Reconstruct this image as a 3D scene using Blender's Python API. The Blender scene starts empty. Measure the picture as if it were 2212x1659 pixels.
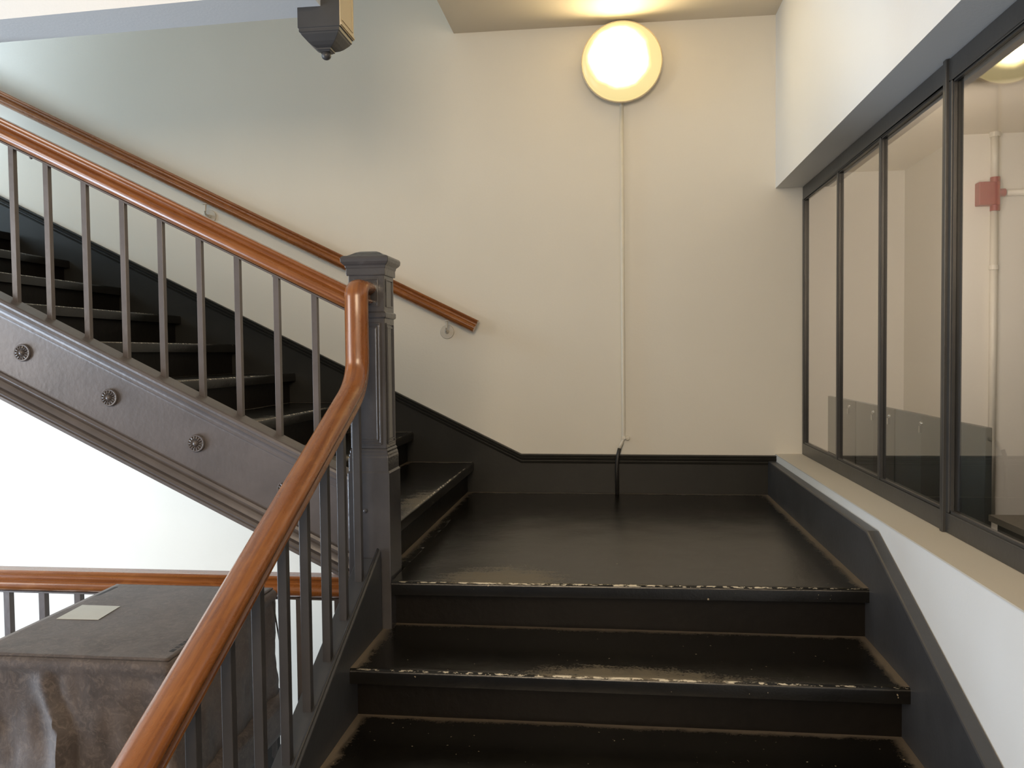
import bpy, bmesh, math, random
from mathutils import Vector, Matrix, noise
random.seed(7)
sc = bpy.context.scene
COL = sc.collection

# ------------------------------------------------------------------ camera
CAM = dict(loc=(0.787, -4.368, 0.735), yaw=0.1217, pitch=-0.0368, roll=-0.0109, f=1808.0)
def make_camera():
    y, p, r = CAM['yaw'], CAM['pitch'], CAM['roll']
    F = Vector((-math.sin(y)*math.cos(p), math.cos(y)*math.cos(p), math.sin(p)))
    R0 = Vector((math.cos(y), math.sin(y), 0)); U0 = R0.cross(F)
    R = math.cos(r)*R0 + math.sin(r)*U0; U = -math.sin(r)*R0 + math.cos(r)*U0
    cd = bpy.data.cameras.new('camera'); co = bpy.data.objects.new('camera', cd); COL.objects.link(co)
    cd.sensor_width = 36.0; cd.lens = CAM['f']/2212*36; cd.clip_start = 0.05
    m = Matrix.Identity(4)
    for i in range(3):
        m[i][0], m[i][1], m[i][2], m[i][3] = R[i], U[i], -F[i], CAM['loc'][i]
    co.matrix_world = m
    sc.camera = co
make_camera()

# ------------------------------------------------------------------ world, daylight, exposure
w = bpy.data.worlds.new('world'); sc.world = w; w.use_nodes = True
bg = w.node_tree.nodes['Background']; bg.inputs[0].default_value = (0.80, 0.88, 1.0, 1); bg.inputs[1].default_value = 0.30
sc.view_settings.view_transform = 'Standard'; sc.view_settings.look = 'None'
sc.view_settings.exposure = 0.0; sc.view_settings.gamma = 1.0; sc.view_settings.use_curve_mapping = False

def area(name, loc, aim, sx, sy, power, color):
    d = bpy.data.lights.new(name, 'AREA'); d.shape = 'RECTANGLE'; d.size = sx; d.size_y = sy
    d.energy = power; d.color = color
    o = bpy.data.objects.new(name, d); COL.objects.link(o); o.location = loc
    o.rotation_euler = (Vector(aim)-Vector(loc)).to_track_quat('-Z', 'Y').to_euler()
    return o
# daylight of the stairwell windows: one low beside the flight below, one high at the head of the upper flight, one behind
area('window_daylight_low', (-4.2, -3.0, -0.5), (-0.9, -0.6, 0.3), 1.8, 1.6, 160, (0.70, 0.83, 1.0))
area('window_daylight_high', (-4.6, -1.3, 2.5), (-2.2, -0.2, 1.6), 0.9, 1.4, 62, (0.56, 0.80, 1.0))
area('window_daylight_behind', (-4.4, -4.6, 1.2), (1.5, -1.8, 0.3), 1.6, 1.8, 85, (1.0, 0.97, 0.94))
area('next_room_fill', (2.5, 0.3, 1.5), (3.1, 2.2, 0.5), 1.0, 1.0, 22, (1.0, 0.86, 0.77))  # added warm fill, source unseen, brightening the room beyond the glass

# unseen warm fill added behind the camera to brighten the back wall
area('warm_fill_behind', (0.5, -6.4, 1.9), (0.8, -0.5, 0.9), 1.5, 1.2, 100, (1.0, 0.79, 0.55))
# upward fill added low in the stair well to lighten the beam's underside
area('well_fill', (-2.3, -0.85, -3.2), (-1.9, -1.0, 1.0), 1.4, 1.2, 26, (0.80, 0.90, 1.0))

# ------------------------------------------------------------------ materials
class NT:
    def __init__(s, name):
        s.m = bpy.data.materials.new(name); s.m.use_nodes = True
        s.t = s.m.node_tree; s.b = s.t.nodes['Principled BSDF']
    def n(s, kind, **kw):
        nd = s.t.nodes.new(kind)
        for k, v in kw.items():
            if k.startswith('i_'): nd.inputs[int(k[2:]) if k[2:].isdigit() else k[2:].replace('_', ' ')].default_value = v
            else: setattr(nd, k, v)
        return nd
    def l(s, a, b): s.t.links.new(a, b)
    def mix(s, fac, a, b):
        nd = s.n('ShaderNodeMix', data_type='RGBA')
        for sock, v in ((nd.inputs[0], fac), (nd.inputs[6], a), (nd.inputs[7], b)):
            if hasattr(v, 'node'): s.l(v, sock)
            else: sock.default_value = v if isinstance(v, (int, float)) else (*v, 1)
        return nd.outputs[2]
    def mth(s, op, a, b=None, clamp=False):
        nd = s.n('ShaderNodeMath', operation=op, use_clamp=clamp)
        for sock, v in ((nd.inputs[0], a), (nd.inputs[1], b)):
            if v is None: continue
            if hasattr(v, 'node'): s.l(v, sock)
            else: sock.default_value = v
        return nd.outputs[0]
    def noise(s, scale, detail=4, rough=.5, vec=None, dist=0):
        nd = s.n('ShaderNodeTexNoise'); nd.inputs['Scale'].default_value = scale
        nd.inputs['Detail'].default_value = detail; nd.inputs['Roughness'].default_value = rough
        nd.inputs['Distortion'].default_value = dist
        if vec is None: vec = s.coord()
        s.l(vec, nd.inputs['Vector']); return nd.outputs['Fac']
    def coord(s):
        if not hasattr(s, '_c'): s._c = s.n('ShaderNodeTexCoord').outputs['Object']
        return s._c
    def mapped(s, scale, src=None):
        mp = s.n('ShaderNodeMapping'); mp.inputs['Scale'].default_value = scale
        s.l(src or s.coord(), mp.inputs['Vector']); return mp.outputs[0]
    def ramp(s, fac, lo, hi):
        nd = s.n('ShaderNodeMapRange'); nd.inputs[1].default_value = lo; nd.inputs[2].default_value = hi
        s.l(fac, nd.inputs[0]); return nd.outputs[0]
    def bump(s, h, strength, dist):
        nd = s.n('ShaderNodeBump'); nd.inputs['Strength'].default_value = strength; nd.inputs['Distance'].default_value = dist
        s.l(h, nd.inputs['Height']); s.l(nd.outputs[0], s.b.inputs['Normal'])
    def attr(s, name):
        nd = s.n('ShaderNodeAttribute', attribute_name=name); return nd.outputs['Fac']
    def base(s, v):
        if hasattr(v, 'node'): s.l(v, s.b.inputs['Base Color'])
        else: s.b.inputs['Base Color'].default_value = (*v, 1)
    def set(s, **kw):
        for k, v in kw.items():
            i = s.b.inputs[k.replace('_', ' ')]
            if hasattr(v, 'node'): s.l(v, i)
            else: i.default_value = v

def paint_wall(name, col):
    q = NT(name)
    n1 = q.noise(1.3, 3, .6)
    c = q.mix(q.ramp(n1, .3, .7), tuple(x*.965 for x in col), col)
    q.base(c); q.set(Roughness=.55, Specular_IOR_Level=.3)
    q.bump(q.noise(90, 5, .6), .12, .004)
    return q.m
M = {}
M['wall'] = paint_wall('wall_paint', (.80, .76, .67))
M['wall_white'] = paint_wall('white_paint', (.86, .86, .84))
M['ceiling'] = paint_wall('ceiling_paint', (.78, .70, .57))
M['sill'] = paint_wall('sill_paint', (.68, .63, .54))

def dark_paint(name, col, rough=.38, bumpy=.25, spec=.5):
    q = NT(name)
    n1 = q.noise(6, 4, .6)
    q.base(q.mix(q.ramp(n1, .35, .7), tuple(x*.85 for x in col), tuple(x*1.12 for x in col)))
    q.set(Roughness=rough, Specular_IOR_Level=spec)
    lump = q.noise(55, 3, .5)
    q.bump(lump, bumpy, .0025)
    return q.m
M['iron'] = dark_paint('grey_iron_paint', (.118, .102, .097), .33)
M['newel'] = dark_paint('newel_paint', (.066, .062, .063), .22, .3)
M['iron_shaded'] = dark_paint('shaded_iron_paint', (.066, .060, .058), .33)  # same paint as iron, darkened to put the lower balustrade's shade into colour
M['skirt'] = dark_paint('skirting_paint', (.020, .019, .016), .42, .15, .3)
M['string'] = dark_paint('string_paint', (.052, .052, .054), .40, .2)
M['frame'] = dark_paint('window_frame_paint', (.045, .043, .040), .35, .15)
M['cream'] = paint_wall('cream_paint', (.62, .50, .32))

def wood():
    q = NT('varnished_wood')
    uv = q.n('ShaderNodeTexCoord').outputs['UV']
    s1 = q.noise(1.0, 6, .6, q.mapped((2.2, 60, 1), uv), 1.2)
    s2 = q.noise(1.0, 5, .65, q.mapped((9, 24, 1), uv), .6)
    s3 = q.noise(1.0, 6, .7, q.mapped((22, 90, 1), uv), .4)
    c = q.mix(q.ramp(s1, .3, .72), (.155, .047, .012), (.33, .118, .027))
    c = q.mix(q.mth('MULTIPLY', q.ramp(s2, .55, .8), .55), c, (.45, .185, .048))
    c = q.mix(q.mth('MULTIPLY', q.ramp(s3, .70, .78), .35), c, (.60, .32, .12))
    q.base(c); q.set(Roughness=q.mth('ADD', q.mth('MULTIPLY', s2, .22), .17), Coat_Weight=.35, Coat_Roughness=.16)
    q.bump(s3, .12, .0015)
    return q.m
M['wood'] = wood()

def tread_mat():
    q = NT('worn_black_linoleum')
    d = q.attr('dust'); wr = q.attr('wear'); e = q.attr('edge')
    fine = q.noise(140, 6, .75); mid = q.noise(16, 5, .7); big = q.noise(3.2, 3, .5)
    streak = q.noise(1.0, 6, .7, q.mapped((5, 55, 5)))
    sum_d = q.mth('ADD', d, q.mth('MULTIPLY', q.mth('SUBTRACT', q.mth('MULTIPLY', q.mth('ADD', fine, mid), .5), .5), 1.3))
    dm = q.ramp(sum_d, .42, .72)
    wm = q.ramp(q.mth('ADD', q.mth('MULTIPLY', wr, .5), q.mth('MULTIPLY', q.mth('SUBTRACT', q.mth('ADD', q.mth('MULTIPLY', fine, .45), q.mth('ADD', q.mth('MULTIPLY', streak, .3), q.mth('MULTIPLY', mid, .25))), .5), 1.7)), .30, .48)
    base = q.mix(q.ramp(big, .3, .7), (.0035, .0029, .0020), (.0075, .0062, .0042))
    c = q.mix(q.mth('MULTIPLY', wm, .85), base, (.150, .122, .080))
    c = q.mix(q.mth('MULTIPLY', dm, .85), c, (.165, .130, .092))
    speck = q.ramp(q.noise(75, 2, .5), .745, .76)
    c = q.mix(q.mth('MULTIPLY', speck, .7), c, (.40, .33, .22))
    em = q.ramp(q.mth('MULTIPLY', e, q.ramp(q.noise(1.0, 4, .7, q.mapped((34, 90, 90))), .42, .58)), .45, .75)
    c = q.mix(em, c, (.62, .55, .42))
    q.base(c)
    r = q.mth('ADD', q.mth('MULTIPLY', mid, .10), .17)
    r = q.mth('ADD', r, q.mth('MULTIPLY', dm, .40))
    r = q.mth('ADD', r, q.mth('MULTIPLY', wm, .22), clamp=True)
    q.set(Roughness=r, Specular_IOR_Level=.5)
    q.bump(q.mth('ADD', mid, q.mth('MULTIPLY', fine, .35)), .22, .004)
    return q.m
M['tread'] = tread_mat()
q = NT('black_riser_paint'); q.base(q.mix(q.noise(9, 5, .7), (.0022, .0016, .0010), (.0095, .0068, .0046))); q.set(Roughness=.42, Specular_IOR_Level=.22); q.bump(q.noise(40, 4), .3, .003); M['riser'] = q.m

def leather():
    q = NT('brown_cover_fabric')
    n1 = q.noise(5, 6, .65, None, .8); n2 = q.noise(38, 6, .75, None, 1.5); n3 = q.noise(1.0, 5, .7, q.mapped((30, 30, 7)))
    c = q.mix(q.ramp(n1, .3, .7), (.040, .030, .026), (.118, .092, .080))
    c = q.mix(q.mth('MULTIPLY', q.ramp(n2, .48, .66), .6), c, (.165, .130, .108))
    q.base(c); q.set(Roughness=.62, Specular_IOR_Level=.35, Sheen_Weight=.15)
    q.bump(q.mth('ADD', n2, n3), .25, .004)
    return q.m
M['leather'] = leather()
def simple(name, col, rough=.5, metal=0., **kw):
    q = NT(name); n1 = q.noise(25, 4, .6)
    q.base(q.mix(n1, tuple(x*.92 for x in col), tuple(min(1, x*1.06) for x in col)))
    q.set(Roughness=rough, Metallic=metal, **kw); return q.m
M['paper'] = simple('white_label_paper', (.62, .62, .56), .6)
M['ink'] = simple('black_print', (.02, .018, .016), .6)
M['pipe_white'] = simple('painted_conduit', (.76, .72, .62), .45)
M['pipe_black'] = simple('black_conduit', (.022, .021, .019), .4)
M['bracket'] = simple('cream_metal', (.62, .58, .50), .35)
M['steel'] = simple('polished_steel', (.8, .8, .8), .15, 1.0)
M['panel'] = simple('grey_partition', (.105, .110, .100), .45)
M['panel2'] = simple('blue_grey_partition', (.150, .165, .160), .45)
M['red'] = simple('red_box_paint', (.34, .045, .042), .45)
M['bezel'] = simple('lamp_bezel_metal', (.75, .62, .42), .4)
M['beige_lip'] = simple('beige_trim', (.40, .33, .25), .5)
q = NT('window_glass'); q.base((.93, .94, .92)); q.set(Roughness=.0, Transmission_Weight=1.0, IOR=1.5); M['glass'] = q.m

def lamp_glass():
    q = NT('lit_opal_glass')
    uvw = q.coord()
    off = q.n('ShaderNodeVectorMath', operation='SUBTRACT'); q.l(uvw, off.inputs[0]); off.inputs[1].default_value = (-.012, 0, .012)
    mp = q.n('ShaderNodeVectorMath', operation='MULTIPLY'); q.l(off.outputs[0], mp.inputs[0]); mp.inputs[1].default_value = (1, 0, 1)
    ln = q.n('ShaderNodeVectorMath', operation='LENGTH'); q.l(mp.outputs[0], ln.inputs[0])
    rr = q.mth('ADD', ln.outputs['Value'], q.mth('MULTIPLY', q.mth('SUBTRACT', q.noise(9, 2), .5), .05))
    hot = q.n('ShaderNodeMapRange', interpolation_type='SMOOTHERSTEP'); q.l(rr, hot.inputs[0])
    for i, v in ((1, .170), (2, .03), (3, 0.), (4, 1.)): hot.inputs[i].default_value = v
    h = hot.outputs[0]
    col = q.mix(h, (1.0, .80, .34), (1.0, .76, .45))
    st = q.mth('ADD', q.mth('MULTIPLY', h, 52.0), .86)
    q.base((.22, .20, .14)); q.set(Roughness=.3)
    q.l(col, q.b.inputs['Emission Color']); q.l(st, q.b.inputs['Emission Strength'])
    return q.m
M['lamp'] = lamp_glass()

# ------------------------------------------------------------------ object helpers
def link(name, me, mat, parent=None):
    o = bpy.data.objects.new(name, me); COL.objects.link(o)
    if mat is not None: me.materials.append(mat)
    if parent: o.parent = parent
    return o
def mesh(name, vs, fs, mat, parent=None, smooth=False, bevel=0, attrs=None, auto=None):
    me = bpy.data.meshes.new(name); me.from_pydata([tuple(v) for v in vs], [], fs); me.update()
    bm = bmesh.new(); bm.from_mesh(me)
    if attrs is None: bmesh.ops.remove_doubles(bm, verts=bm.verts, dist=1e-5)
    bmesh.ops.recalc_face_normals(bm, faces=bm.faces); bm.to_mesh(me); bm.free()
    if smooth:
        for p in me.polygons: p.use_smooth = True
    if attrs:
        for k, vals in attrs.items():
            a = me.attributes.new(k, 'FLOAT', 'POINT'); a.data.foreach_set('value', vals)
    o = link(name, me, mat, parent)
    if auto is not None: sharp(o, auto)
    if bevel:
        md = o.modifiers.new('bevel', 'BEVEL'); md.width = bevel; md.segments = 2; md.limit_method = 'ANGLE'
    return o
def sharp(o, deg):
    me = o.data
    for p in me.polygons: p.use_smooth = True
    bm = bmesh.new(); bm.from_mesh(me)
    for e in bm.edges:
        if len(e.link_faces) == 2 and e.calc_face_angle(0) > math.radians(deg): e.smooth = False
    bm.to_mesh(me); bm.free()
def empty(name, loc):
    o = bpy.data.objects.new(name, None); COL.objects.link(o); o.location = loc; o.empty_display_size = .05
    return o
def tag(o, label, cat, group=None):
    o['label'] = label; o['category'] = cat
    if group: o['group'] = group
    return o
def struct(o): o['kind'] = 'structure'; return o
def adopt(child, parent):
    """parent under an Empty that sits away from the origin, keeping world-space vertices"""
    child.parent = parent
    child.location = child.location - parent.location
    return child
class MB:
    def __init__(s): s.v = []; s.f = []
    def box(s, x0, x1, y0, y1, z0, z1):
        i = len(s.v)
        s.v += [(x, y, z) for x in (x0, x1) for y in (y0, y1) for z in (z0, z1)]
        s.f += [tuple(i+k for k in q) for q in ((0,1,3,2),(4,6,7,5),(0,4,5,1),(2,3,7,6),(0,2,6,4),(1,5,7,3))]
        return s
    def prism(s, poly, axis, a0, a1):
        """poly: 2D points in the plane perpendicular to axis; x:(y,z)  y:(x,z)  z:(x,y)"""
        i = len(s.v); n = len(poly)
        def P(p, a): return (a, p[0], p[1]) if axis == 'x' else (p[0], a, p[1]) if axis == 'y' else (p[0], p[1], a)
        s.v += [P(p, a0) for p in poly] + [P(p, a1) for p in poly]
        s.f += [tuple(i+k for k in range(n))[::-1], tuple(i+n+k for k in range(n))]
        s.f += [(i+k, i+(k+1) % n, i+n+(k+1) % n, i+n+k) for k in range(n)]
        return s
    def rings(s, rings, caps=True):
        i = len(s.v); n = len(rings[0])
        for r in rings: s.v += [tuple(p) for p in r]
        for a in range(len(rings)-1):
            for k in range(n):
                s.f.append((i+a*n+k, i+a*n+(k+1) % n, i+(a+1)*n+(k+1) % n, i+(a+1)*n+k))
        if caps:
            s.f.append(tuple(i+k for k in range(n))[::-1]); s.f.append(tuple(i+(len(rings)-1)*n+k for k in range(n)))
        return s
    def tube(s, pts, r, n=12):
        pts = [Vector(p) for p in pts]; rg = []
        for k, p in enumerate(pts):
            t = (pts[min(k+1, len(pts)-1)]-pts[max(k-1, 0)]).normalized()
            u = t.cross(Vector((.31, .17, .93)) if abs(t.z) < .9 else Vector((1, 0, 0))).normalized(); v = t.cross(u)
            rr = r[k] if isinstance(r, (list, tuple)) else r
            rg.append([p+rr*(math.cos(a)*u+math.sin(a)*v) for a in [2*math.pi*j/n for j in range(n)]])
        return s.rings(rg)
    def lathe(s, c, axis, prof, n=48):
        """prof: (radius, distance along axis)"""
        c = Vector(c); ax = Vector(axis).normalized()
        u = ax.cross(Vector((0, 0, 1)) if abs(ax.z) < .9 else Vector((1, 0, 0))).normalized(); v = ax.cross(u)
        return s.rings([[c+ax*d+max(r, 1e-4)*(math.cos(a)*u+math.sin(a)*v) for a in [2*math.pi*j/n for j in range(n)]] for r, d in prof])
    def build(s, name, mat, parent=None, **kw):
        return mesh(name, s.v, s.f, mat, parent, **kw)
def at(parent, child):
    """child was built in world coordinates; hang it on parent (parents are at identity rotation)"""
    off = Vector((0, 0, 0)); p = parent
    while p is not None: off += p.location; p = p.parent
    child.location = -off; child.parent = parent
    return child

# rail profile: (across, up), closed
RP = [(-.024,-.035),(.024,-.035),(.026,-.031),(.025,-.026),(.019,-.021),(.017,-.016),(.018,-.010),(.024,-.005),(.031,-.002),(.0355,.004),
      (.0365,.011),(.034,.019),(.028,.026),(.019,.0315),(.009,.0345),(0,.0355)]
RP = RP + [(-a, b) for a, b in RP[-2:0:-1] if (a, b) not in ((.024,-.035),)]
def sweep(name, path, side, parent, mat=None, scale=1.0, prof=RP, ext=0):
    """mitred sweep of the rail profile along a planar path; side = constant sideways vector"""
    side = Vector(side).normalized(); P = [Vector(p) for p in path]
    vs, fs, uv = [], [], []; n = len(prof); L = 0
    per = [0]
    for k in range(n): per.append(per[-1]+math.dist(prof[k], prof[(k+1) % n]))
    for k, p in enumerate(P):
        d0 = (P[k]-P[k-1]).normalized() if k else None
        d1 = (P[k+1]-P[k]).normalized() if k < len(P)-1 else None
        t = ((d0 or d1)+(d1 or d0)).normalized(); dd = d1 or d0
        up = side.cross(t).normalized(); k_m = 1/max(.3, t.dot(dd))
        if k: L += (P[k]-P[k-1]).length
        for j, (a, b) in enumerate(prof):
            vs.append(p+side*a*scale+up*b*scale*k_m); uv.append((L, per[j]))
    for k in range(len(P)-1):
        for j in range(n): fs.append((k*n+j, k*n+(j+1) % n, (k+1)*n+(j+1) % n, (k+1)*n+j))
    fs.append(tuple(range(n))[::-1]); fs.append(tuple((len(P)-1)*n+j for j in range(n)))
    me = bpy.data.meshes.new(name); me.from_pydata(vs, [], fs); me.update()
    ul = me.uv_layers.new(name='UVMap')
    for poly in me.polygons:
        for li in poly.loop_indices:
            vi = me.loops[li].vertex_index; u_, v_ = uv[vi]
            js = [me.loops[x].vertex_index % n for x in poly.loop_indices]
            if len(js) == 4 and vi % n == 0 and (n-1) in js: v_ = per[n]
            ul.data[li].uv = (u_, v_)
    bm = bmesh.new(); bm.from_mesh(me); bmesh.ops.recalc_face_normals(bm, faces=bm.faces); bm.to_mesh(me); bm.free()
    o = link(name, me, mat or M['wood'], parent); sharp(o, 32)
    if parent: at(parent, o)
    return o

# ------------------------------------------------------------------ dimensions
W = 1.56                     # stair width
S = .4926; G = .325; RS = .16        # upper flight
G2 = .340; R2 = .162; SL = .478      # lower flight
FL = -6*R2                            # lower floor level
YB = .015                             # back wall plane
XW = 1.600                            # right wall face
CEIL = 2.412
ZS0, ZS1 = .208, 1.551                # window sill / soffit

# ------------------------------------------------------------------ room shell
def wallbox(name, b, mat):
    return struct(MB().box(*b).build(name, mat))
wallbox('wall_back', (-5.2, XW+.15, YB, YB+.15, -3.6, 4.6), M['wall'])
o = MB().box(XW, XW+.26, -7.6, YB, -3.6, ZS0-.002).box(XW, XW+.26, -7.6, YB, ZS1, CEIL+.3).box(XW, XW+.26, -7.6, -5.0, ZS0-.002, ZS1).build('wall_right', M['wall_white']); struct(o)
o = MB().box(XW-.0015, XW+.26, -5.0, YB-.001, ZS0-.004, ZS0).build('trim_1', M['sill']); struct(o)
# ceiling above the landing and over the lower flight
o = MB().box(-.036, XW, -1.60, YB, CEIL, CEIL+.26).build('ceiling', M['ceiling']); struct(o)
o = MB().box(.25, XW+.26, -7.6, -1.60, CEIL+.02, CEIL+.26).build('ceiling', M['ceiling']); struct(o)
# beam of the floor above, ending at the hanging newel
o = MB().prism([(-4.6,-1.86),(-4.6,-1.44),(-1.37,-1.594),(-.25,-1.650),(-.143,-1.655),(-.143,-1.86),(-.49,-1.825),(-1.223,-1.78),(-4.6,-1.60)][1:], 'z', 1.857, 2.75).build('trim_2', M['wall_white']); struct(o)
wallbox('wall_left', (-5.35, -5.2, -1.2, YB, -3.6, 4.6), M['wall'])
wallbox('ceiling', (-5.2, XW+.26, -7.6, YB+.15, 4.6, 4.7), M['ceiling'])
# lower floor the photographer stands on and its edge by the stair well
o = MB().box(-3.4, XW, -7.6, -6*G2-1.735+.02, FL-.2, FL).box(-3.4, -.09, -1.735-6*G2+.02, -1.56, FL-.2, FL).build('floor', M['tread']); struct(o)

# baseboard on the back wall + baseboard cap moulding
xk, hb = .298, .204
def cap_prof(z):   # (out toward camera, z) moulding of a baseboard top
    return [(0, z-.048), (.006, z-.046), (.008, z-.040), (.004, z-.036), (.004, z-.030), (.014, z-.026), (.017, z-.016), (.011, z-.010), (.016, z-.006), (.016, z), (-.014, z)]
# on the landing
def skirting(name, pts, depth_lo, mat, parent=None):
    """board on the back wall: pts = [(x, ztop)...], lower edge depth_lo(x) ; moulded top"""
    prof = [(-.014, None), (0, None)] + cap_prof(0)
    vs, fs = [], []; n = len(prof)
    for x, zt in pts:
        for o_, v_ in prof:
            vs.append((x, -o_, depth_lo(x) if v_ is None else zt+v_))
    for k in range(len(pts)-1):
        for j in range(n): fs.append((k*n+j, k*n+(j+1) % n, (k+1)*n+(j+1) % n, (k+1)*n+j))
    fs.append(tuple(range(n))); fs.append(tuple((len(pts)-1)*n+j for j in range(n)))
    return mesh(name, vs, fs, mat, parent)
o = skirting('baseboard_back', [(xk, hb), (XW, hb-.004)], lambda x: -.02, M['skirt']); struct(o)

# ------------------------------------------------------------------ treads
def tread(name, x0, x1, yb, yf0, yf1, z, parent=None, thick=.043, wear=(.55, .5, .25), sides=(1, 1), step=.0125, flip=None, wear_front=.10, dustb=1.0, edge=1.0, cut=None):
    """grid slab: back edge y=yb, front edge runs yf0 (at x0) to yf1 (at x1); nosing faces -y.
    flip: function mapping (x,y,z)->world for treads running the other way"""
    nx = max(2, int((x1-x0)/step)); r = .011
    rows = []
    depth = abs(yb-min(yf0, yf1)); ny = max(3, int(depth/step))
    for j in range(ny+1): rows.append((j/ny, 0.0, 0.0))             # u along depth up to start of rounding
    arc = [(r*math.sin(a), -r*(1-math.cos(a))) for a in [math.pi/2*k/4 for k in range(1, 5)]]
    vs, du, we, ed = [], [], [], []
    R = [(u, 0, 0) for u, _, _ in rows] + [(1, a, b) for a, b in arc] + [(1, r, -thick), (1, r-.02, -thick), (0, 0, -thick)]
    cols = [x0+(x1-x0)*i/nx for i in range(nx+1)]
    if cut: cols = [x0, cut[0]/2, cut[0]-.0004]+[x for x in cols if x > cut[0]+.004]; cols.insert(3, cut[0]); nx = len(cols)-1
    for i, x in enumerate(cols):
        yf = (yf0+(yf1-yf0)*(x-x0)/(x1-x0) if not (cut and x < cut[0]) else cut[1]) + r
        yf += .0016*noise.noise(Vector((x*9, z*7, 3.1)))
        for k, (u, a, b) in enumerate(R):
            y = yb+(yf-yb)*u - a
            top = k <= ny+4
            dx = min((x-x0) if sides[0] else 9, (x1-x) if sides[1] else 9); dy = abs(yb-y)
            d = max(math.exp(-dx/.045), dustb*math.exp(-dy/.034))
            if k > ny: d = .18
            wx = (x-x0)/(x1-x0); fd = abs(y-yf)
            wv = math.exp(-((wx-wear[0])/wear[2])**2)*math.exp(-(max(0, fd-.01)/wear_front)**2)*wear[1]
            e = edge if ny+1 <= k <= ny+2 else 0.0
            if not top: e = 0; wv = 0
            e *= .45+.75*math.exp(-((wx-.5)/.34)**2)
            dz = .0012*noise.noise(Vector((x*6, y*6, z))) if top and u < 1 else 0
            p = (x, y, z+b+dz)
            vs.append(flip(p) if flip else p); du.append(d); we.append(wv if k <= ny+2 else 0); ed.append(e)
    n = len(R); fs = []
    for i in range(nx):
        for k in range(n):
            fs.append((i*n+k, i*n+(k+1) % n, (i+1)*n+(k+1) % n, (i+1)*n+k))
    fs.append(tuple(range(n))); fs.append(tuple(nx*n+k for k in range(n)))
    o = mesh(name, vs, fs, M['tread'], None, attrs={'dust': du, 'wear': we, 'edge': ed}, auto=40)
    if parent: at(parent, o)
    return o

# landing floor (structure)
o = tread('floor', .0, W, 0.0, -1.752, -1.712, 0.0, wear=(.27, 1.15, .17), wear_front=.24, step=.014, sides=(1, 1), cut=(.066, -1.575)); struct(o)
# front corner beside the newel is cut: nosing starts at the newel face (hidden inside the newel)

# ------------------------------------------------------------------ lower staircase
low = empty('staircase', (W/2, -1.735-3*G2, FL)); tag(low, 'black worn staircase of wide steps descending from the landing towards the viewer', 'staircase')
for k in range(0, 6):
    yr = -1.668-k*G2
    z1 = -R2*k-.043; z0 = -R2*(k+1)
    at(low, MB().box(.056 if k == 0 else .02, W, yr-.0, yr+.02, z0-.01, z1+.006).build('riser', M['riser']))
    if k < 5:
        z = -R2*(k+1)
        wv = [(.52, 1.1, .26), (.55, .8, .22), (.5, .8, .2), (.5, .8, .2), (.5, .8, .2)][k]
        tread('tread', .028 if k else .028, W, yr, -1.742-(k+1)*G2, -1.742-(k+1)*G2+.006, z, low, wear=wv, wear_front=.085)
# closed strings
def zcap(y): return .030+SL*(y+1.822)
yt, yb_ = -1.736, -3.79
def slab(x0, x1, y0, y1, zt, zb, name, mat, parent, bevel=.003):
    return at(parent, MB().prism([(y0, zt(y0)), (y1, zt(y1)), (y1, max(FL, zb(y1))), ((zb_cut(zb, y0, y1)), FL), (y0, zb(y0))] if zb(y1) < FL else [(y0, zt(y0)), (y1, zt(y1)), (y1, zb(y1)), (y0, zb(y0))], 'x', x0, x1).build(name, mat, None, bevel=bevel))
def zb_cut(zb, y0, y1):
    a, b = zb(y0), zb(y1); return y0+(y1-y0)*(a-FL)/(a-b)
st = slab(-.052, .013, yt, yb_, zcap, lambda y: zcap(y)-.36, 'outer_string', M['string'], low)
slab(.013, .030, yt, yb_, lambda y: zcap(y)+.030, lambda y: zcap(y)-.34, 'inner_string', M['string'], low, .004)
# raised bead along the lip of the inner string
at(low, MB().tube([(.019, yt-.002, zcap(yt)+.031), (.019, yb_, zcap(yb_)+.031)], .004, 8).build('string_bead', M['string'], smooth=True))
# right-hand skirt board with its knee, against the right wall
ykn = -1.672; zkn = .172
def ztop_r(y): return zkn+SL*(y-ykn)
poly = [(-.0, hb-.030), (ykn, zkn), (-4.2, max(FL+.18, ztop_r(-4.2))), (-4.2, FL), (-3.9, FL), (ykn+.02, -.30), (0, -.30)]
at(low, MB().prism(poly, 'x', W, XW-.001).build('skirt_board', M['string'], None, bevel=.006))

# ------------------------------------------------------------------ upper staircase
up = empty('staircase', (-1.2, -.82, 0)); tag(up, 'dark staircase rising to the left behind the balustrade with rosette-studded stringer', 'staircase')
NU = 9
for k in range(1, NU+1):
    xn = .044-G*(k-1); z = RS*k
    xb = xn-G-.04
    y0, y1 = (-1.583 if k == 1 else -1.60), 0.0
    # local: x_local along +y (0..depth) , "back" is -x
    fl = lambda p: (-p[1], p[0], p[2])      # local (along, -frontward) -> world: along=y, front (-y local) = +x
    tread('tread', y0, y1, -xb, -xn, -xn, z, up, flip=fl, wear=(.25, .95, .22), step=.02, sides=(1, 1), edge=.75)
    at(up, MB().box(xn-.055, xn-.035, y0, y1, RS*(k-1)-.01, z-.037).build('riser', M['riser']))
ZT = lambda x: .470+S*(-.344-x)
prof = [(-.055, 0), (.030, 0), (.036, -.004), (.038, -.012), (.036, -.020), (.028, -.024), (.029, -.034), (.025, -.037), (.018, -.040), (.010, -.048), (.006, -.058), (.006, -.066), (.002, -.070), (0, -.078),
        (0, -.262), (-.003, -.264), (-.003, -.267), (.005, -.270), (.009, -.280), (.006, -.290), (.014, -.293), (.020, -.300), (.024, -.312), (.019, -.318), (.029, -.321), (.035, -.330), (.030, -.338), (.034, -.341), (.034, -.352), (-.055, -.352)]
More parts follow.
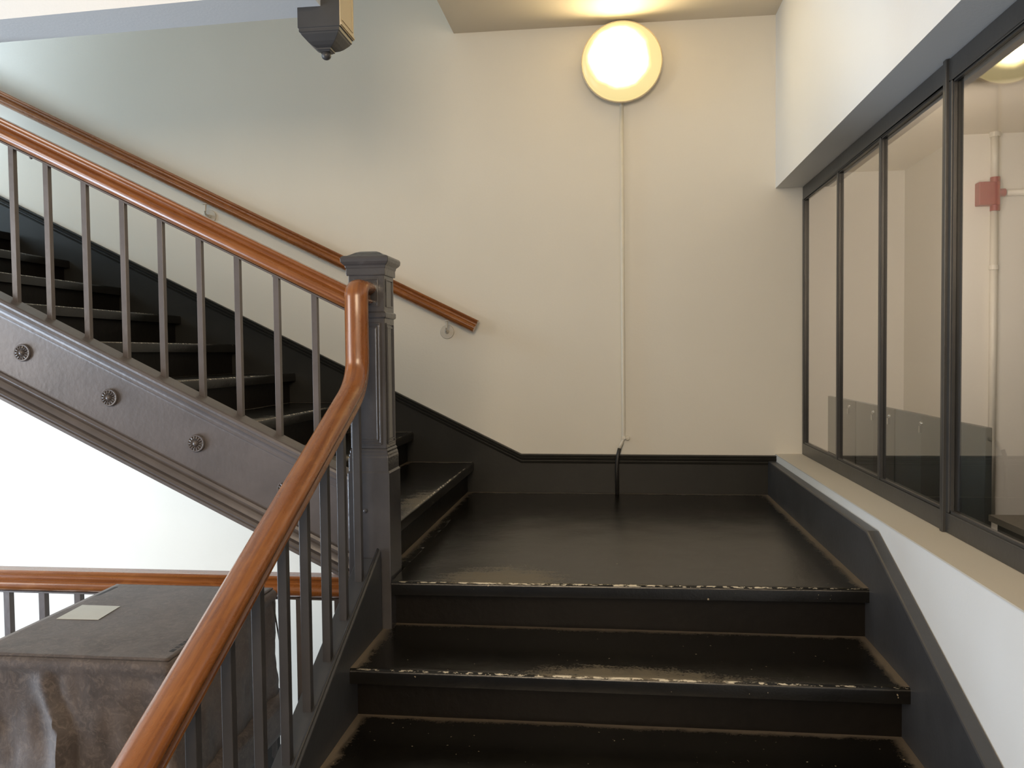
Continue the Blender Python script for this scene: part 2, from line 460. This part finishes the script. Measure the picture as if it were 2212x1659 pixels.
xa, xb2 = -.078, -.078-.325*9.2
rings = [[(x, -1.690-o_, ZT(x)+v_) for o_, v_ in prof] for x in (xa, xb2)]
strg = MB().rings(rings).build('stringer', M['iron'], auto=25); at(up, strg)
at(up, skirting('wall_skirt', [(-3.2, hb+S*(xk+3.2)), (0, hb+S*xk), (xk, hb)], lambda x: -.02 if x > -.01 else -.02+S*(-x)*.9, M['skirt']))
# plaster soffit beneath the treads
at(up, MB().prism([(.0, -.10), (-3.0, .1+S*2.8), (-3.0, .14+S*2.8), (.0, -.03)], 'y', -1.62, .0).build('soffit', M['wall_white']))
def rosette(x, z):
    r = .030
    m = MB().lathe((x, -1.6905, z), (0, -1, 0), [(.030, 0), (.0305, .006), (.028, .010), (.0245, .0095), (.0225, .006), (.010, .004), (.0098, .008), (.0085, .013), (.005, .0165), (.0, .018)], 40)
    for k in range(14):
        a = 2*math.pi*k/14; c, s_ = math.cos(a), math.sin(a)
        q0 = (x+.0095*c, -1.697, z+.0095*s_); q1 = (x+.0245*c, -1.699, z+.0245*s_)
        m.tube([q0, ((q0[0]+q1[0])/2, -1.7005, (q0[2]+q1[2])/2), q1], [.0012, .0026, .0022], 6)
    return m.build('rosette', M['iron'], auto=35)
for i, (x, z) in enumerate(((-1.246, .755), (-.929, .598), (-.619, .442), (-.306, .288), (-1.563, .911), (-1.88, 1.067))):
    r_ = rosette(x, z); r_.location = (0, 0, 0); at(strg, r_)

# ------------------------------------------------------------------ newel post
NX, NY = -.011, -1.659
nw = empty('newel_post', (NX, NY, -R2)); tag(nw, 'square dark grey newel post with panelled shaft and moulded domed cap', 'newel post')
def sq(h, z, cx=NX, cy=NY): return [(cx-h, cy-h, z), (cx+h, cy-h, z), (cx+h, cy+h, z), (cx-h, cy+h, z)]
def sqstack(levels, cx=NX, cy=NY): return MB().rings([sq(h, z, cx, cy) for h, z in levels])
base = sqstack([(.0705, -R2-.25), (.0705, .348), (.067, .355), (.067, .398), (.0655, .404), (.0655, .409), (.063, .415), (.0635, .421), (.0605, .428)]).build('base', M['newel'], bevel=.003); at(nw, base)
sh = sqstack([(.0595, .428), (.0595, .998)]).build('shaft', M['newel'], bevel=.0025); at(nw, sh)
at(nw, sqstack([(.060, .852), (.0655, .856), (.0655, .871), (.060, .875)]).build('collar', M['newel'], bevel=.002))
def frame_strips(m, face, a0, a1, z0, z1, wd, hgt, off):
    """rectangular raised ring on a face of the shaft ('x+', 'y-', 'x-', 'y+')"""
    for (p0, p1, q0, q1) in ((a0, a1, z1-wd, z1), (a0, a1, z0, z0+wd), (a0, a0+wd, z0+wd, z1-wd), (a1-wd, a1, z0+wd, z1-wd)):
        if face == 'y-': m.box(NX+p0, NX+p1, NY-off-hgt, NY-off+.002, q0, q1)
        if face == 'y+': m.box(NX+p0, NX+p1, NY+off-.002, NY+off+hgt, q0, q1)
        if face == 'x+': m.box(NX+off-.002, NX+off+hgt, NY+p0, NY+p1, q0, q1)
        if face == 'x-': m.box(NX-off-hgt, NX-off+.002, NY+p0, NY+p1, q0, q1)
for face in ('x+', 'y-', 'x-', 'y+'):
    m = MB()
    frame_strips(m, face, -.044, .044, .440, .838, .006, .0035, .0595)
    frame_strips(m, face, -.033, .033, .452, .826, .005, .0028, .0595)
    o = m.build('panel_moulding', M['newel'], bevel=.002); at(sh, o)
    m = MB(); frame_strips(m, face, -.040, .040, .890, .982, .005, .0028, .0595); o = m.build('panel_moulding', M['newel'], bevel=.001); at(sh, o)
at(nw, sqstack([(.064, .992), (.065, .996), (.065, 1.014), (.067, 1.018), (.068, 1.024), (.074, 1.029), (.079, 1.036), (.080, 1.046), (.078, 1.052), (.073, 1.055), (.070, 1.056),
       (.062, 1.057), (.054, 1.061), (.042, 1.068), (.028, 1.073), (.012, 1.0755), (.001, 1.076)]).build('cap', M['newel'], bevel=.0015))
m = MB().lathe((NX-.012, NY-.070, .225), (0, -1, 0), [(.0075, 0), (.007, .002), (.004, .0035), (.0, .004)], 16)
at(nw, m.build('screw', M['newel'], smooth=True))

# ------------------------------------------------------------------ upper balustrade
ub = empty('balustrade', (-.75, -1.655, ZT(-.75))); tag(ub, 'wooden handrail with thin square iron balusters on top of the rising rosette stringer', 'balustrade')
RU = lambda x: .940+S*(-.122-x)
YR = -1.655
sweep('handrail', [(-3.0, YR, RU(-3.0)), (NX-.052, YR, RU(NX-.052))], (0, 1, 0), ub, scale=1.03)
d = Vector((-1, 0, S)).normalized(); nrm = Vector((S, 0, 1)).normalized()
m = MB(); hw = .015
def rail_bar(m, p0, p1, side, nrm, hw, t, drop):
    side = Vector(side); rg = []
    for p in (p0, p1):
        p = Vector(p)-Vector(nrm)*drop
        rg.append([p-side*hw, p+side*hw, p+side*hw-Vector(nrm)*t, p-side*hw-Vector(nrm)*t])
    m.rings(rg); return m
rail_bar(m, (-3.0, YR, RU(-3.0)), (NX-.058, YR, RU(NX-.058)), (0, 1, 0), nrm, .015, .006, .036)
at(ub, m.build('rail_plate', M['iron']))
def bolt(p, parent):
    m = MB().lathe(p, (0, 0, -1), [(.006, 0), (.006, .003), (.003, .006), (0, .007)], 12)
    at(parent, m.build('bolt', M['iron'], smooth=True))
for x in (-1.31, -.965, -.70, -.44): bolt((x+.09, YR, RU(x+.09)-.0475), ub)
for x in [-.207, -.339, -.476, -.610, -.748, -.884, -1.023, -1.162, -1.290]+[-1.290-.1350*k for k in range(1, 12)]:
    h = .0098
    z0 = ZT(x)-.010; z1 = RU(x)-.036*1.115-.004
    m = MB().rings([[(x-h, YR-h, z0+h*S), (x+h, YR-h, z0-h*S), (x+h, YR+h, z0-h*S), (x-h, YR+h, z0+h*S)],
                    [(x-h, YR-h, z1+h*S), (x+h, YR-h, z1-h*S), (x+h, YR+h, z1-h*S), (x-h, YR+h, z1+h*S)]])
    at(ub, m.build('baluster', M['iron'], bevel=.001))

# ------------------------------------------------------------------ lower balustrade with gooseneck
lb = empty('balustrade', (-.016, -2.6, zcap(-2.6))); tag(lb, 'large foreground wooden handrail with gooseneck and iron balusters beside the lower steps', 'balustrade')
XR = -.016
RL = lambda y: .316+.479*(y+2.49)
YN = -1.800
path = [(XR, NY-.0585, .938)]+[(XR, YN+.022-.022*math.sin(a), .916+.022*math.cos(a)) for a in [math.pi/2*k/5 for k in range(6)]]
path += [(XR, YN, .85), (XR, YN, .76)]
# easing from vertical to raking
p0 = Vector((XR, YN, .725)); p1 = Vector((XR, YN, RL(YN)+.005)); p2 = Vector((XR, YN-.085, RL(YN-.085)))
for k in range(9):
    t = k/8; path.append(tuple(p0*(1-t)**2+p1*2*t*(1-t)+p2*t*t))
for k in range(1, 9): path.append((XR, YN-.085-.24*k, RL(YN-.085-.24*k)))
path = path[::-1]
# run the profile from the bottom end up so that its crown faces up / outward
sweep('handrail', path, (1, 0, 0), lb, scale=1.03)
m = MB(); nl = Vector((0, -SL, 1)).normalized()
rail_bar(m, (XR, -3.78, RL(-3.78)), (XR, -1.86, RL(-1.86)), (1, 0, 0), nl, .014, .006, .036)
at(lb, m.build('rail_plate', M['iron_shaded']))
ys = [-1.828, -1.982, -2.128, -2.285, -2.430] + [-2.430-.150*k for k in range(1, 9)]
for y in ys:
    h = .0115
    z0 = zcap(y)-.006; z1 = RL(y)-.040
    m = MB().rings([[(XR-h, y-h, z0-h*SL), (XR+h, y-h, z0-h*SL), (XR+h, y+h, z0+h*SL), (XR-h, y+h, z0+h*SL)],
                    [(XR-h, y-h, z1-h*SL), (XR+h, y-h, z1-h*SL), (XR+h, y+h, z1+h*SL), (XR-h, y+h, z1+h*SL)]])
    at(lb, m.build('baluster', M['iron_shaded'], bevel=.0012))

# ------------------------------------------------------------------ level guard rail behind the box
gb = empty('balustrade', (-1.2, -1.64, FL)); tag(gb, 'level wooden guard rail with iron balusters behind the covered box', 'balustrade')
sweep('handrail', [(-3.2, -1.64, -.052), (-.081, -1.64, -.052)], (0, 1, 0), gb, scale=1.10)
at(gb, MB().box(-3.2, -.081, -1.655, -1.625, -.097, -.091).build('rail_plate', M['iron']))
x = -.285+.1358
while x > -3.1:
    at(gb, MB().box(x-.012, x+.012, -1.652, -1.628, FL, -.094).build('baluster', M['iron'], bevel=.001)); x -= .1358

# ------------------------------------------------------------------ wall handrail
wr = empty('wall_handrail', (-1.2, YB, 1.5)); tag(wr, 'wooden handrail fixed along the back wall on cream brackets', 'handrail')
RW = lambda x: 1.087+S*(-.356-x)
sweep('rail', [(-3.6, -.062, RW(-3.6)), (.074, -.062, RW(.074))], (0, 1, 0), wr, scale=.98)
for x in (-.093, -1.407, -2.72):
    zc = RW(x)-.105
    b_ = MB().lathe((x, YB, zc), (0, -1, 0), [(.038, 0), (.038, .003), (.036, .006), (.012, .007), (.011, .014), (.006, .020), (0, .021)], 32).build('wall_rosette', M['bracket'], auto=35); at(wr, b_)
    m = MB().tube([(x, YB-.012, zc), (x+.004, -.045, zc+.006), (x+.012, -.060, zc+.020), (x+.016, -.062, RW(x+.016)-.036)], .0058, 10)
    m.box(x+.000, x+.036, -.074, -.050, RW(x+.018)-.0425, RW(x+.018)-.0375)
    at(wr, m.build('bracket_arm', M['bracket'], auto=40))

# ------------------------------------------------------------------ hanging newel of the flight above
HX, HY = -.151, -1.657
hn = empty('hanging_newel', (HX, HY, 1.71)); tag(hn, 'dark newel pendant with ball drop hanging below the white beam', 'newel post')
at(hn, sqstack([(.0705, 1.792), (.0705, 2.60)], HX, HY).build('post', M['string'], bevel=.002))
at(hn, sqstack([(.0705, 1.795), (.0675, 1.790), (.0675, 1.781), (.0645, 1.779), (.062, 1.774), (.055, 1.766), (.046, 1.756), (.036, 1.748), (.028, 1.744), (.023, 1.743), (.023, 1.737), (.019, 1.736), (.017, 1.733)], HX, HY).build('drop_moulding', M['string'], bevel=.001))
at(hn, MB().lathe((HX, HY, 1.736), (0, 0, -1), [(.010, -.002), (.012, .003), (.0155, .009), (.0160, .014), (.013, .021), (.007, .025), (.0, .0265)], 20).build('ball_drop', M['string'], smooth=True))
fp = MB().box(HX+.0705, HX+.073, HY-.070, HY+.070, 1.793, 2.60)
pn = fp.build('side_panel', M['cream']); at(hn, pn); pn['label'] = 'cream painted right face'
m = MB().box(HX+.0725, HX+.0765, HY-.070, HY+.070, 1.796, 1.803).box(HX+.0725, HX+.0755, HY-.056, HY+.056, 1.814, 1.819).box(HX+.0725, HX+.0755, HY+.052, HY+.057, 1.819, 2.6)
o = m.build('side_moulding', M['cream']); at(pn, o)

# ------------------------------------------------------------------ wall lamp and conduit
LX, LZ = .834, 2.200
lp = empty('wall_lamp', (LX, YB, LZ)); tag(lp, 'round lit opal glass lamp mounted high on the wall under the ceiling', 'lamp')
at(lp, MB().lathe((LX, YB, LZ), (0, -1, 0), [(.12, 0), (.13, .004), (.155, .030), (.185, .048), (.188, .052), (.18, .054), (.0, .054)], 64).build('back_plate', M['bezel'], auto=30))
gl = MB().lathe((0, 0, 0), (0, -1, 0), [(.190, .052), (.197, .056), (.199, .064), (.196, .074), (.186, .084), (.165, .094), (.135, .102), (.09, .108), (.045, .111), (0, .112)], 72).build('glass_shade', M['lamp'], auto=60)
gl.parent = lp
at(lp, MB().lathe((LX, YB, LZ), (0, -1, 0), [(.1985, .050), (.2045, .053), (.2055, .060), (.2035, .068), (.1995, .069), (.1985, .050)], 72).build('bezel_ring', M['bezel'], smooth=True))
cd = empty('conduit', (LX, YB, 0)); tag(cd, 'thin conduit running down the wall from the lamp, black at its foot', 'conduit')
at(cd, MB().tube([(.833, -.004, 2.03), (.833, -.004, .32), (.831, -.006, .285), (.824, -.014, .262), (.812, -.022, .236)], .0098, 14).build('pipe', M['pipe_white'], smooth=True))
o = MB().tube([(.812, -.022, .237), (.804, -.029, .205), (.799, -.032, .170), (.797, -.032, .13), (.798, -.030, -.002)], .0102, 14).build('pipe', M['pipe_black'], smooth=True); at(cd, o); o['label'] = 'black painted lower end of the pipe'
m = MB().box(.8225, .8435, -.0165, .0, .283, .297).lathe((.853, .004+YB-.015, .288), (0, -1, 0), [(.012, -.01), (.012, .004), (.009, .007), (0, .008)], 20)
at(cd, m.build('clip', M['pipe_white'], bevel=.001))

# ------------------------------------------------------------------ window in the right wall
XG = 1.728
wn = empty('window_1', (XG, -1.9, ZS0)); struct(wn)
YE = -5.0
frz0, frz1 = ZS0, ZS1-.002
def frame(y0, y1, name='window_frame'):
    m = MB()
    a, b = XG, XG+.032
    m.box(a, b, y0, y1, frz0, frz0+.058).box(a, b, y0, y1, frz1-.062, frz1)
    m.box(a, b, y0, y0+.020, frz0+.058, frz1-.062).box(a, b, y1-.020, y1, frz0+.058, frz1-.062)
    return at(wn, m.build(name, M['frame'], bevel=.003))
f1 = frame(-1.832, -.004); f2 = frame(-3.55, -1.847)
at(wn, MB().box(XG-.010, XG+.045, -1.850, -1.829, frz0, frz1).build('post', M['frame'], bevel=.003))
f3 = frame(YE, -3.55)
for y in (-.650, -1.222): at(wn, MB().box(XG+.002, XG+.032, y-.010, y+.010, frz0+.05, frz1-.05).build('mullion', M['frame'], bevel=.002))
# stop bead round the glass
for (y0, y1) in ((-.640, -.024), (-1.212, -.660), (-1.812, -1.232), (-3.53, -1.867), (YE+.02, -3.57)):
    z0, z1 = frz0+.058, frz1-.062
    at(wn, MB().box(XG+.014, XG+.020, y0-.004, y1+.004, z0-.004, z1+.004).build('pane', M['glass']))
    at(wn, MB().box(XG+.005, XG+.014, y0, y1, z0, z0+.008).box(XG+.005, XG+.014, y0, y1, z1-.008, z1).box(XG+.005, XG+.014, y0, y0+.005, z0, z1).box(XG+.005, XG+.014, y1-.005, y1, z0, z1).build('glazing_bead', M['frame']))

# ------------------------------------------------------------------ the room beyond the glass
wallbox('wall_beyond', (XW+.2, 5.2, 2.90, 3.05, -1.2, 2.5), M['wall'])
wallbox('wall_beyond', (3.17, 5.2, 1.77, 2.90, -1.2, 2.2), M['wall'])
wallbox('wall_beyond', (5.2, 5.35, -7.6, 3.05, -1.2, 2.5), M['wall'])
wallbox('wall_beyond', (XW+.05, XW+.2, YB+.15, 3.05, -1.2, 2.5), M['wall'])
wallbox('ceiling', (XW+.26, 5.2, -7.6, 2.90, 2.2, 2.35), M['ceiling'])
wallbox('floor', (XW+.2, 5.2, -7.6, 3.05, -1.3, -1.2), M['skirt'])
wallbox('wall_beyond', (XW, 5.2, -7.75, -7.6, -1.2, 2.5), M['wall'])
pt = empty('partition', (2.11, -.1, -1.1)); tag(pt, 'low grey partition with steel fittings seen through the glass', 'partition')
seg = [(.99, .40, 'panel'), (.40, .08, 'panel2'), (.08, -.244, 'panel'), (-.244, -.59, 'panel2'), (-.59, -1.0, 'panel'), (-1.0, -1.206, 'panel2')]
for i, (a, b, mt) in enumerate(seg):
    dx = 0 if mt == 'panel' else .004
    at(pt, MB().box(2.10+dx, 2.125+dx, b, a, -1.1, .451).build('partition_panel', M[mt], bevel=.003))
for y in (.51, .07, -.18, -.60):
    at(pt, MB().lathe((2.10, y, .415), (-1, 0, 0), [(.010, -.004), (.010, .004), (.005, .010), (0, .011)], 14).box(2.088, 2.101, y-.006, y+.006, .375, .404).build('fitting', M['steel'], auto=40))
YPW = 1.77
def scl(px, z): return px
pp = empty('conduit', (3.34, YPW, 0)); tag(pp, 'pale pipes meeting at a red box on the wall beyond the glass', 'conduit')
at(pp, MB().tube([(3.372, YPW-.03, 2.2), (3.372, YPW-.03, 1.89)], .024, 16).tube([(3.372, YPW-.03, 1.68), (3.372, YPW-.03, -.42)], .024, 16).build('pipe', M['pipe_white'], smooth=True))
at(pp, MB().tube([(3.40, YPW-.03, 1.79), (4.6, YPW-.03, 1.79)], .022, 16).build('pipe', M['pipe_white'], smooth=True))
at(pp, MB().tube([(3.372, YPW-.03, 2.20), (3.372, YPW-.03, 2.17)], .034, 16).build('pipe_coupling', M['pipe_white']))
at(pp, MB().tube([(3.372, YPW-.03, 1.30), (3.372, YPW-.03, 1.27)], .031, 16).build('pipe_coupling', M['pipe_white']))
rb = MB().box(3.256, 3.392, YPW-.075, YPW-.001, 1.705, 1.862).build('junction_box', M['red'], bevel=.006); at(pp, rb); rb['label'] = 'red square box'
at(rb, MB().tube([(3.372, YPW-.04, 1.895), (3.372, YPW-.04, 1.668)], .031, 16).tube([(3.385, YPW-.04, 1.79), (3.435, YPW-.04, 1.79)], .027, 16).build('hub', M['red'], auto=40))
o = MB().box(2.10, 2.40, -3.4, -1.25, .125, .147).build('trim_3', M['beige_lip']); struct(o)
o = MB().box(2.13, 2.40, -3.4, -1.25, -1.1, .125).build('wall_beyond', M['skirt']); struct(o)

# ------------------------------------------------------------------ covered box on the lower floor
BX0, BX1, BY0, BY1, BZ = -.885, -.318, -2.425, -1.757, -.030
bx_ = empty('covered_box', ((BX0+BX1)/2, (BY0+BY1)/2, FL)); tag(bx_, 'large box under a worn dark brown fabric cover with a white label on top', 'box')
def rounded(x0, x1, y0, y1, r, n=6, div=34):
    pts = []
    for cx, cy, a0 in ((x1-r, y0+r, -90), (x1-r, y1-r, 0), (x0+r, y1-r, 90), (x0+r, y0+r, 180)):
        for k in range(n+1):
            a = math.radians(a0+90*k/n); pts.append((cx+r*math.cos(a), cy+r*math.sin(a)))
    out = []
    for k in range(len(pts)):
        a, b = pts[k], pts[(k+1) % len(pts)]
        dd = math.dist(a, b); m_ = max(1, int(dd/.016))
        for j in range(m_): out.append((a[0]+(b[0]-a[0])*j/m_, a[1]+(b[1]-a[1])*j/m_))
    return out
per = rounded(BX0, BX1, BY0, BY1, .016)
cx, cy = (BX0+BX1)/2, (BY0+BY1)/2
rings = []
def ring(scale_in, z, amp=0.0, flare=0.0):
    rg = []
    for (x, y) in per:
        ox, oy = x-cx, y-cy; ln = math.hypot(ox, oy)
        # outward normal of the box side
        nx_ = 1 if x > BX1-.017 else -1 if x < BX0+.017 else 0
        ny_ = 1 if y > BY1-.017 else -1 if y < BY0+.017 else 0
        k = -scale_in
        v = 0
        if amp:
            t = x*nx_*0 + (x if ny_ else y)
            v = amp*(noise.noise(Vector((t*5.0+.6*noise.noise(Vector((t*3, z*4, 2.2))), z*1.8, 4.7+ny_)))*1.1
                     + .35*noise.noise(Vector((t*14, z*5.5, 1.3+nx_))) + .14*noise.noise(Vector((t*34, z*26, 7.7))))
            if ny_ < 0:   # the heavy vertical crease in the front
                c = -.62+.10*(BZ-z) + .02*math.sin(z*19)
                v += amp*.95*(math.exp(-((x-c+.028)/.026)**2) - .8*math.exp(-((x-c)/.016)**2))
        rg.append((x+nx_*(k+v+flare), y+ny_*(k+v*1.0+flare), z+.0012*noise.noise(Vector((x*12, y*12, 0)))))
    return rg
rings.append(ring(.012, BZ)); rings.append(ring(.004, BZ-.001)); rings.append(ring(.0, BZ-.006)); rings.append(ring(-.003, BZ-.014)); rings.append(ring(-.003, BZ-.026)); rings.append(ring(.001, BZ-.034, .002))
z = BZ-.045; k = 0
while z > FL+.02:
    q_ = min(1, (BZ-z)/.16); rings.append(ring(.002-.010*min(1, (BZ-z)/.4), z, .003+.022*q_)); z -= .016
m = MB(); m.rings(rings, caps=True)
# soft top panel
cov = m.build('cover', M['leather'], auto=50); at(bx_, cov)
tvs, tfs = [], []; nx_, ny_ = 40, 46
for i in range(nx_+1):
    for j in range(ny_+1):
        x = BX0+.010+(BX1-BX0-.020)*i/nx_; y = BY0+.010+(BY1-BY0-.020)*j/ny_
        e = min(i, nx_-i, j, ny_-j)/3; e = min(1, e)
        tvs.append((x, y, BZ+.0012+e*.0022*(noise.noise(Vector((x*6, y*6, 1)))+.6*noise.noise(Vector((x*17+y*9, y*6, 4))))))
for i in range(nx_):
    for j in range(ny_):
        a = i*(ny_+1)+j; tfs.append((a, a+1, a+ny_+2, a+ny_+1))
i0 = len(tvs)
top = mesh('top_panel', tvs, tfs, M['leather'], smooth=True)
md = top.modifiers.new('solid', 'SOLIDIFY'); md.thickness = .004; md.offset = -1
at(bx_, top)
lab = MB().prism([(-.831, -2.135), (-.702, -2.132), (-.714, -2.004), (-.840, -2.002)], 'z', BZ+.0055, BZ+.0066).build('label_sticker', M['paper']); at(bx_, lab); lab['label'] = 'white rectangular label'
# two dark printed strips near the edges of the top
m = MB().box(-.862, -.850, -1.92, -1.80, BZ+.0050, BZ+.0056)
at(bx_, m.build('print_strip', M['ink']))
m = MB(); y = -2.36
for k, ln in enumerate((.020, .012, .016, .010, .014, .018, .008)):
    m.box(-.358, -.346, y, y+ln, BZ+.0050, BZ+.0056); y += ln+.007
at(bx_, m.build('print_strip', M['ink']))
# seam cord down the right-hand side and the lower body sticking out beyond the cover's hem
at(bx_, MB().tube([(BX1+.004, BY1-.045, BZ-.03), (BX1+.010, BY1-.035, BZ-.10), (BX1+.018, BY1-.02, BZ-.20), (BX1+.020, BY1-.015, BZ-.30)], .0025, 8).build('seam', M['ink'], smooth=True))
m = MB().prism([(BX1-.02, -.36), (BX1+.028, -.372), (BX1+.040, -.385), (BX1+.040, -.47), (BX1+.02, -.50), (BX1-.02, -.50)], 'y', BY0+.02, BY1+.012)
lo = m.build('lower_body', M['leather'], bevel=.006); at(bx_, lo)
at(bx_, MB().box(BX0+.05, BX1+.0, BY0+.05, BY1-.0, FL, -.48).build('plinth', M['ink']))

# finish: recessed faces need nothing hidden; keep everything in world units
